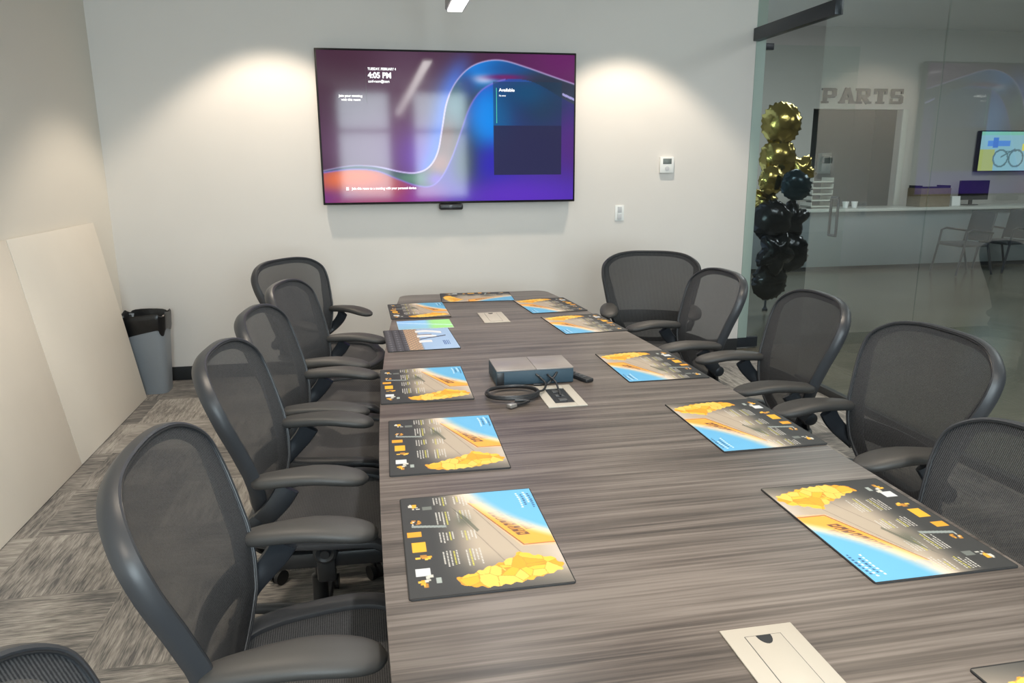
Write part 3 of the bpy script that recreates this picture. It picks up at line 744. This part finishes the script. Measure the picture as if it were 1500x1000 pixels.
    mix((u > .76) & (u < .83) & (v > .05) & (v < .14), K(222, 226, 230)); mach(.87, .10, .05, .05, 4); mix((u > .85) & (u < .9) & (v > .17) & (v < .2), K(170, 180, 176))
    for blk, (ua, ub) in enumerate(((.02, .15), (.2, .36), (.43, .55), (.62, .78))):
        for half in (0, 1):
            for k in range(5):
                vv = .245+.022*k+half*.15; L = (.6+.4*rn3[blk, half, k]); yc = K(214, 208, 80) if (k == 3-half*2) else K(214, 212, 206)
                mix((np.abs(v-vv) < .0045) & (u > ua) & (u < ua+(ub-ua)*L) & (np.sin(u*420+k*2) > -.6), yc)
    # dark foliage patch between the lists
    mix(np.exp(-((u-.33)/.07)**2-((v-.42)/.06)**2)*.55, K(60, 70, 58))
    mix(poly_mask(u, v, [(.12, .34), (.17, .37), (.46, .5), (.44, .52), (.30, .46)])*.6, K(74, 80, 66))
    return c*.90
rn2 = np.random.RandomState(9); rn3 = np.random.RandomState(11).rand(4, 2, 5)
def cal_art(u, v):
    n = len(u); c = np.zeros((n, 3)); K = lambda r, g, b: np.array([r, g, b])/255.
    def mix(a, k):
        nonlocal c
        a = np.clip(a.astype(float), 0, 1)[:, None]; c = c*(1-a)+k[None]*a
    c[:] = K(66, 68, 78)
    mix((np.sin(u*62) > .82), K(40, 42, 50)); mix(((v % .11) < .02), K(36, 38, 46)); mix((np.sin(u*62) < -.2)*((v % .11) > .05)*((v % .11) < .075)*.6, K(130, 134, 140))
    mix((v > .30) & (v < .5), K(150, 128, 112)); mix((v > .30) & (v < .5) & (np.sin(u*70)*np.sin(v*90) > .2), K(206, 170, 130))
    mix(ss(.47, .52, v), K(160, 190, 228)); mix(ss(.5, .9, v)*.5*ss(.4, 1, u), K(178, 206, 240))
    for k, uc in enumerate((.18, .42, .68)):
        mix((np.abs(u-uc-.06*np.sin(v*8)) < .05) & (v > .47) & (v < .86-.1*k), K(228, 232, 238))
    mix((np.abs(u-.52-.35*(v-.5)*-1) < .02) & (v > .5) & (v < .9), K(60, 70, 96)); mix((np.abs(u-.30) < .015) & (v > .5) & (v < .7), K(110, 84, 84))
    mix((u > .62) & (u < .82) & (v > .8) & (v < .9) & (np.sin(v*240) > 0), K(60, 100, 168))
    return c*.90
MW, ML = .334, .458
def make_mat(art, name='desk_mat'):
    t = thing(name, 'x', 'desk mat')
    bm = B(); prism(bm, rrect(-MW/2, -ML/2, MW/2, ML/2, .008, 4), 0, .0032, .0006); obj('rubber_base', bm, M['mat_edge'], t)
    k = .9835
    canvas('printed_top', 300, 216, lambda u, v: np.stack([(-MW/2+MW*v)*k, (ML/2-ML*u)*k, 0*u+.0036], 1), art, M['print'], t)
    return t
mproto = make_mat(mat_art)
G = 'printed desk mats around the table'
MATS = [(.203, -4.257, 0, 'black and yellow printed desk mat on the left side, nearest the camera'),
        (.186, -3.655, -.02, 'printed map mat on the left side, second nearest the camera'),
        (.170, -3.012, -.01, 'printed map mat on the left side, beside the coiled cable'),
        (.243, -1.490, .02, 'printed map mat at the far left corner of the table'),
        (.64, -1.108, -PI/2-.06, 'printed desk mat lying crosswise at the far end of the table'),
        (1.118, -4.377, PI, 'printed map mat on the right side, second from the bottom edge'),
        (1.143, -3.668, PI, 'printed map mat on the right side third up from the bottom edge of the photo'),
        (1.115, -2.926, PI, 'printed map mat on the right side, level with the black console'),
        (1.076, -2.048, PI+.06, 'printed map mat on the right side, second from the far end'),
        (1.026, -1.487, PI+.07, 'printed map mat on the right side, nearest the far end'),
        (1.10, -5.093, PI, 'desk mat mostly cut off at the bottom right corner of the photo')]
for i, (x, y, rz, lb) in enumerate(MATS):
    o = mproto if i == 0 else copy_tree(mproto)
    o.location = (x, y, THZ); o.rotation_euler = (0, 0, rz); o['label'] = lb; o['group'] = G
cal = make_mat(cal_art, 'calendar_mat'); cal.location = (.205, -2.24, THZ); cal.rotation_euler = (0, 0, .03)
cal['label'] = 'pale blue mat with dark keyboard like grid on the left side'; cal['category'] = 'desk mat'
sh = thing('paper_sheet', 'blue and green paper sheet lying behind the pale blue mat', 'paper', (.255, -1.885, THZ), .02)
def sheet_art(u, v):
    c = np.stack([.52+0*u, .70+.05*v, .92-.1*u], 1); m = ss(.5, .68, v)[:, None]; c = c*(1-m)+np.array([.58, .83, .52])*m
    k = (np.abs(u-.2-.5*v) < .05); c[k] = c[k]*.4+.6*np.array([.75, .85, .95]); return c
canvas('sheet', 40, 40, lambda u, v: np.stack([-.145+.285*v, .105-.215*u, 0*u+.0012], 1), sheet_art, M['print'], sh)
obj('sheet_back', bx(B(), (-.0025, -.0025, .0005), (.286, .216, .001)), M['white_plastic'], sh)

# ------------------------------------------------------------------ task chairs
def bdepth(y, z):
    zz = [.44, .58, .65, .72, .80, .88, .96, 1.04]; xx = [-.134, -.128, -.138, -.155, -.185, -.219, -.249, -.277]
    return float(np.interp(z, zz, xx)) + .56*y*y
OUT = [(0, 1.026), (.132, 1.023), (.228, 1.003), (.293, .954), (.304, .885), (.286, .796), (.265, .707), (.242, .628), (.211, .559), (.166, .499), (.097, .455), (0, .445)]
full = OUT + [(-y, z) for y, z in OUT[-2:0:-1]]
OL = [(p.x, p.y) for p in spline([(y, z, 0) for y, z in full], 5)]
def back_pt(y, z): return Vector((bdepth(y, z), y, z))
def back_ref(y, z):
    e = .01; a = back_pt(y+e, z)-back_pt(y-e, z); b = back_pt(y, z+e)-back_pt(y, z-e); return a.cross(b).normalized()
def seat_z(x, y):
    f = max(0, x-.12); return .462-1.1*f*f*1.2+.35*y*y*(1 if x < .2 else .5)-.010*math.exp(-(x*x+y*y)/.02)
SO = [(.31, 0), (.305, .12), (.28, .2), (.22, .245), (.12, .255), (.02, .245), (-.07, .225), (-.14, .185), (-.17, .11), (-.178, 0)]
sfull = SO + [(x, -y) for x, y in SO[-2:0:-1]]
SL = [(p.x, p.y) for p in spline([(x, y, 0) for x, y in sfull], 4)]
def make_chair():
    t = thing('task_chair', 'x', 'chair')
    # base
    obj('base_hub', lathe(B(), [(.03, .06), (.045, .065), (.05, .11), (.035, .13), (.03, .14)], (0, 0, 0), 24), M['plastic'], t)
    for k in range(5):
        a = 2*PI*k/5+.3; d = Vector((math.cos(a), math.sin(a), 0)); bm = B()
        sweep(bm, [d*.035+Vector((0, 0, .10)), d*.16+Vector((0, 0, .095)), d*.31+Vector((0, 0, .075))], oval(.024, .02, 12, .8), scales=[(1.1, 1.1), (.95, .9), (.75, .6)])
        lg = obj('leg', bm, M['dark'], t)
        bm = B(); side = Vector((-d.y, d.x, 0)); c0 = d*.31
        for s in (-1, 1):
            c1 = c0+side*s*.014+Vector((0, 0, .029)); ring = []
            for w in (-.009, .009):
                ring.append([bm.verts.new(c1+side*w+d*.029*math.cos(q)+Vector((0, 0, .029*math.sin(q)))) for q in [2*PI*j/20 for j in range(20)]])
            for j in range(20): bm.faces.new((ring[0][j], ring[0][(j+1) % 20], ring[1][(j+1) % 20], ring[1][j]))
            bm.faces.new(ring[0][::-1]); bm.faces.new(ring[1])
        tube(bm, [c0+Vector((0, 0, .03)), c0+Vector((0, 0, .075))], .008, 8, ref=Vector((1, 0, 0)))
        obj('caster', bm, M['plastic'], lg)
    obj('gas_cylinder', lathe(B(), [(.026, .13), (.026, .24), (.014, .245), (.014, .37)], (0, 0, 0), 20), M['plastic'], t)
    # mechanism
    bm = B(); bx(bm, (.03, 0, .385), (.22, .15, .055), .018); bx(bm, (.03, .0, .41), (.10, .40, .025), .008)
    for s in (-1, 1): bx(bm, (.075, s*.218, .418), (.42, .034, .052), .012)
    tm = obj('tilt_mechanism', bm, M['plastic'], t)
    bm = B(); lathe(bm, [(.034, -.232), (.037, -.25), (.034, -.262), (.026, -.266), (.016, -.262), (.013, -.272)], (.055, 0, .455), 24, 'Y'); bx(bm, (.055, -.245, .40), (.055, .022, .09), .01)
    obj('tension_knob', bm, M['plastic'], tm)
    # seat
    pts = [Vector((x, y, seat_z(x, y))) for x, y in SL]
    bm = B(); sweep(bm, pts, oval(.031, .015, 14, .75), True, Vector((0, 0, 1))); obj('seat_frame', bm, M['frame'], t)
    bm = B(); K = 12; cx = .06; rings = []
    for k in range(1, K+1):
        r = k/K; rings.append([bm.verts.new((cx+(x-cx)*r, y*r, seat_z(cx+(x-cx)*r, y*r)+.004-(.010 if k < K else 0)*(1-r))) for x, y in SL])
    cv = bm.verts.new((cx, 0, seat_z(cx, 0)-.006)); n = len(SL)
    for i in range(n): bm.faces.new((cv, rings[0][i], rings[0][(i+1) % n]))
    for a, b_ in zip(rings, rings[1:]):
        for i in range(n): bm.faces.new((a[i], a[(i+1) % n], b_[(i+1) % n], b_[i]))
    obj('seat_mesh', bm, M['mesh_seat'], t)
    # back
    bp = [back_pt(y, z) for y, z in OL]; br = [back_ref(y, z) for y, z in OL]
    def fw(z): return float(np.interp(z, [.44, .52, .64, .80, .92, 1.03], [.036, .050, .066, .060, .046, .034]))
    cen = Vector((0, 0, .74)); n = len(OL)
    def ring_at(i, prof_fn):
        y, z = OL[i]; p = bp[i]; tg = (bp[(i+1) % n]-bp[i-1]).normalized(); nn = br[i]
        if nn.x < 0: nn = -nn
        inn = nn.cross(tg).normalized()
        if inn.dot(Vector((bdepth(0, .74), 0, .74))-p) < 0: inn = -inn
        return [p+inn*a+nn*b_ for a, b_ in prof_fn(z)]
    def loft(fn):
        bm = B(); R_ = [[bm.verts.new(v) for v in ring_at(i, fn)] for i in range(n)]; m = len(R_[0])
        for i in range(n):
            A, Q = R_[i], R_[(i+1) % n]
            for j in range(m): bm.faces.new((A[j], A[(j+1) % m], Q[(j+1) % m], Q[j]))
        return bm
    def frame_prof(z):
        w = fw(z); return [(0, -.003), (.002, .003), (.007, .0055), (.012, .003), (.013, -.003), (.016, -.006), (w*.7, -.008), (w-.004, -.010), (w, -.015), (w-.004, -.021), (w*.6, -.028), (w*.35, -.036), (.010, -.038), (.002, -.030), (-.003, -.016)]
    obj('back_frame', loft(frame_prof), M['frame'], t)
    obj('edge_gasket', loft(lambda z: [(.012+.0022*math.cos(a), .0035+.0022*math.sin(a)) for a in [PI*k/3 for k in range(6)]]), M['plastic'], t)
    bm = B(); K = 14; rings = []; cz = .74; L = [ring_at(i, lambda z: [(.012, -.0015)])[0] for i in range(n)]
    for k in range(1, K+1):
        r = k/K
        rings.append([bm.verts.new(Vector((bdepth(p.y*r, cz+(p.z-cz)*r)+(p.x-bdepth(p.y, p.z))*r, p.y*r, cz+(p.z-cz)*r))) for p in L])
    cv = bm.verts.new(back_pt(0, cz))
    for i in range(n): bm.faces.new((cv, rings[0][i], rings[0][(i+1) % n]))
    for a, b_ in zip(rings, rings[1:]):
        for i in range(n): bm.faces.new((a[i], a[(i+1) % n], b_[(i+1) % n], b_[i]))
    obj('back_mesh', bm, M['mesh_back'], t)
    # lumbar bow behind the mesh, spine brackets
    bm = B(); P = [back_pt(y, .615)+Vector((-.028-.02*(1-(y/.22)**2), 0, 0)) for y in np.linspace(-.215, .215, 15)]
    P[0] = back_pt(-.215, .615)-Vector((.02, 0, 0)); P[-1] = back_pt(.215, .615)-Vector((.02, 0, 0))
    sweep(bm, P, oval(.008, .042, 10, .6)); obj('lumbar_pad', bm, M['plastic'], t)
    bm = B()
    for s in (-1, 1):
        sweep(bm, spline([(-.10, s*.075, .385), (-.155, s*.10, .40), (-.165, s*.155, .47), (-.135, s*.195, .545), (-.125, s*.214, .60)], 5, False), oval(.013, .018, 10), ref=Vector((0, 1, 0)))
    bx(bm, (-.08, 0, .385), (.10, .17, .035), .01)
    obj('back_support', bm, M['plastic'], t)
    # arms
    for s in (-1, 1):
        bm = B()
        P = spline([(-.135, s*.222, .545), (-.12, s*.248, .565), (-.085, s*.262, .60), (-.055, s*.262, .635), (-.035, s*.258, .668)], 6, False); n_ = len(P)
        sweep(bm, P, oval(.034, .013, 12, .75), ref=Vector((0, 1, 0)), scales=[(.75+.25*k/n_, 1.25-.25*k/n_) for k in range(n_)])
        lathe(bm, [(.02, s*.232), (.026, s*.24), (.026, s*.262), (.018, s*.268)], (-.13, 0, .56), 16, 'Y')
        post = obj('armrest_post', bm, M['dark'], t)
        bm = B(); P = []; sc = []
        fs = [0, .006, .02, .045, .08, .14, .22, .32, .42, .52, .62, .72, .80, .87, .92, .955, .98, .994, 1]
        for f in fs:
            x = -.135+.325*f; z = .686+.012*math.sin(f*PI)-.016*max(0, f-.55)**1.2*2.2
            P.append((x, s*(.258-.014*f), z))
            e = (1-abs(2*f-1)**9)**.5 if 0 < f < 1 else 0
            w_ = .036+.020*float(ss(.0, .7, np.array(f)))
            if f > .5: e = (1-abs(2*f-1)**5)**.5 if f < 1 else 0
            sc.append((w_/.05*max(e, .18), max(.32, e**.7)))
        sweep(bm, P, oval(.05, .0195, 18, .78), ref=Vector((0, 0, 1)), scales=sc); obj('armrest_pad', bm, M['pad'], post)
    return t
chair = make_chair()
G = 'dark mesh task chairs around the table'
UP = ('seat_frame', 'seat_mesh', 'tilt_mechanism', 'back_frame', 'edge_gasket', 'back_mesh', 'lumbar_pad', 'back_support', 'armrest_post')
CH = [(-.205, -4.31, .02, 0, 'mesh task chair on the left side, large in the foreground'),
      (-.225, -3.47, -.04, 0, 'mesh task chair on the left side, second from the foreground'),
      (-.21, -2.85, -.08, 0, 'mesh task chair on the left side, third from the foreground'),
      (-.18, -2.17, -.18, 0, 'mesh task chair on the left side, fourth, in front of the far corner chair'),
      (-.325, -1.30, -.62, 0, 'mesh task chair at the far left corner of the table against the back wall'),
      (-.21, -5.13, .02, 0, 'mesh task chair cut off at the bottom left corner of the photo'),
      (1.325, -4.35, 3.05, -.112, 'lowered mesh task chair cut off at the right edge of the photo'),
      (1.585, -3.68, 3.12, 0, 'tall mesh task chair on the right side, second from the camera'),
      (1.60, -2.94, 3.02, 0, 'mesh task chair on the right side, in front of the glass wall'),
      (1.535, -2.21, 3.12, 0, 'mesh task chair on the right side overlapping the far black chair'),
      (1.665, -1.50, 4.36, 0, 'black mesh task chair at the far right corner facing the camera')]
for i, (x, y, rz, dz, lb) in enumerate(CH):
    o = chair if i == 0 else copy_tree(chair)
    o.location = (x, y, 0); o.rotation_euler = (0, 0, rz); o['label'] = lb; o['group'] = G
    if dz:
        for ch in o.children:
            if ch.name.split('.')[0] in UP: ch.location.z = dz
            if ch.name.startswith('gas_cylinder'): ch.scale.z = .66; ch.location.z = .045
    if i == len(CH)-1:
        for ch in o.children:
            nm = ch.name.split('.')[0]
            if nm in ('back_frame', 'back_mesh', 'seat_frame'):
                ch.material_slots[0].link = 'OBJECT'; ch.material_slots[0].material = M['dark_frame'] if 'frame' in nm else M['dark_mesh']

# ------------------------------------------------------------------ ceiling lamps
pl = thing('pendant_light', 'long slim linear lamp hanging above the table, its lit end at the top', 'lamp', (.54, -4.6, 2.44))
obj('housing', bx(B(), (0, 0, .05), (.11, 7.0, .08), .004), M['lamp_housing'], pl)
obj('diffuser', bx(B(), (0, 0, .006), (.085, 6.98, .012), .002), M['diffuser'], pl)
for y in (-3, 0, 3): obj('hanger', tube(B(), [(0, y, .09), (0, y, CEIL-2.44)], .004, 6, ref=Vector((1, 0, 0))), M['chrome'], pl)
for x, y in DOWN:
    o = obj('downlight', lathe(B(), [(.055, CEIL-.001), (.075, CEIL-.001), (.075, CEIL-.008), (.055, CEIL-.006)], (x, y, 0), 24), M['white_plastic'])
    tag(o, 'round recessed ceiling downlight above the meeting room', 'lamp', 'recessed downlights')
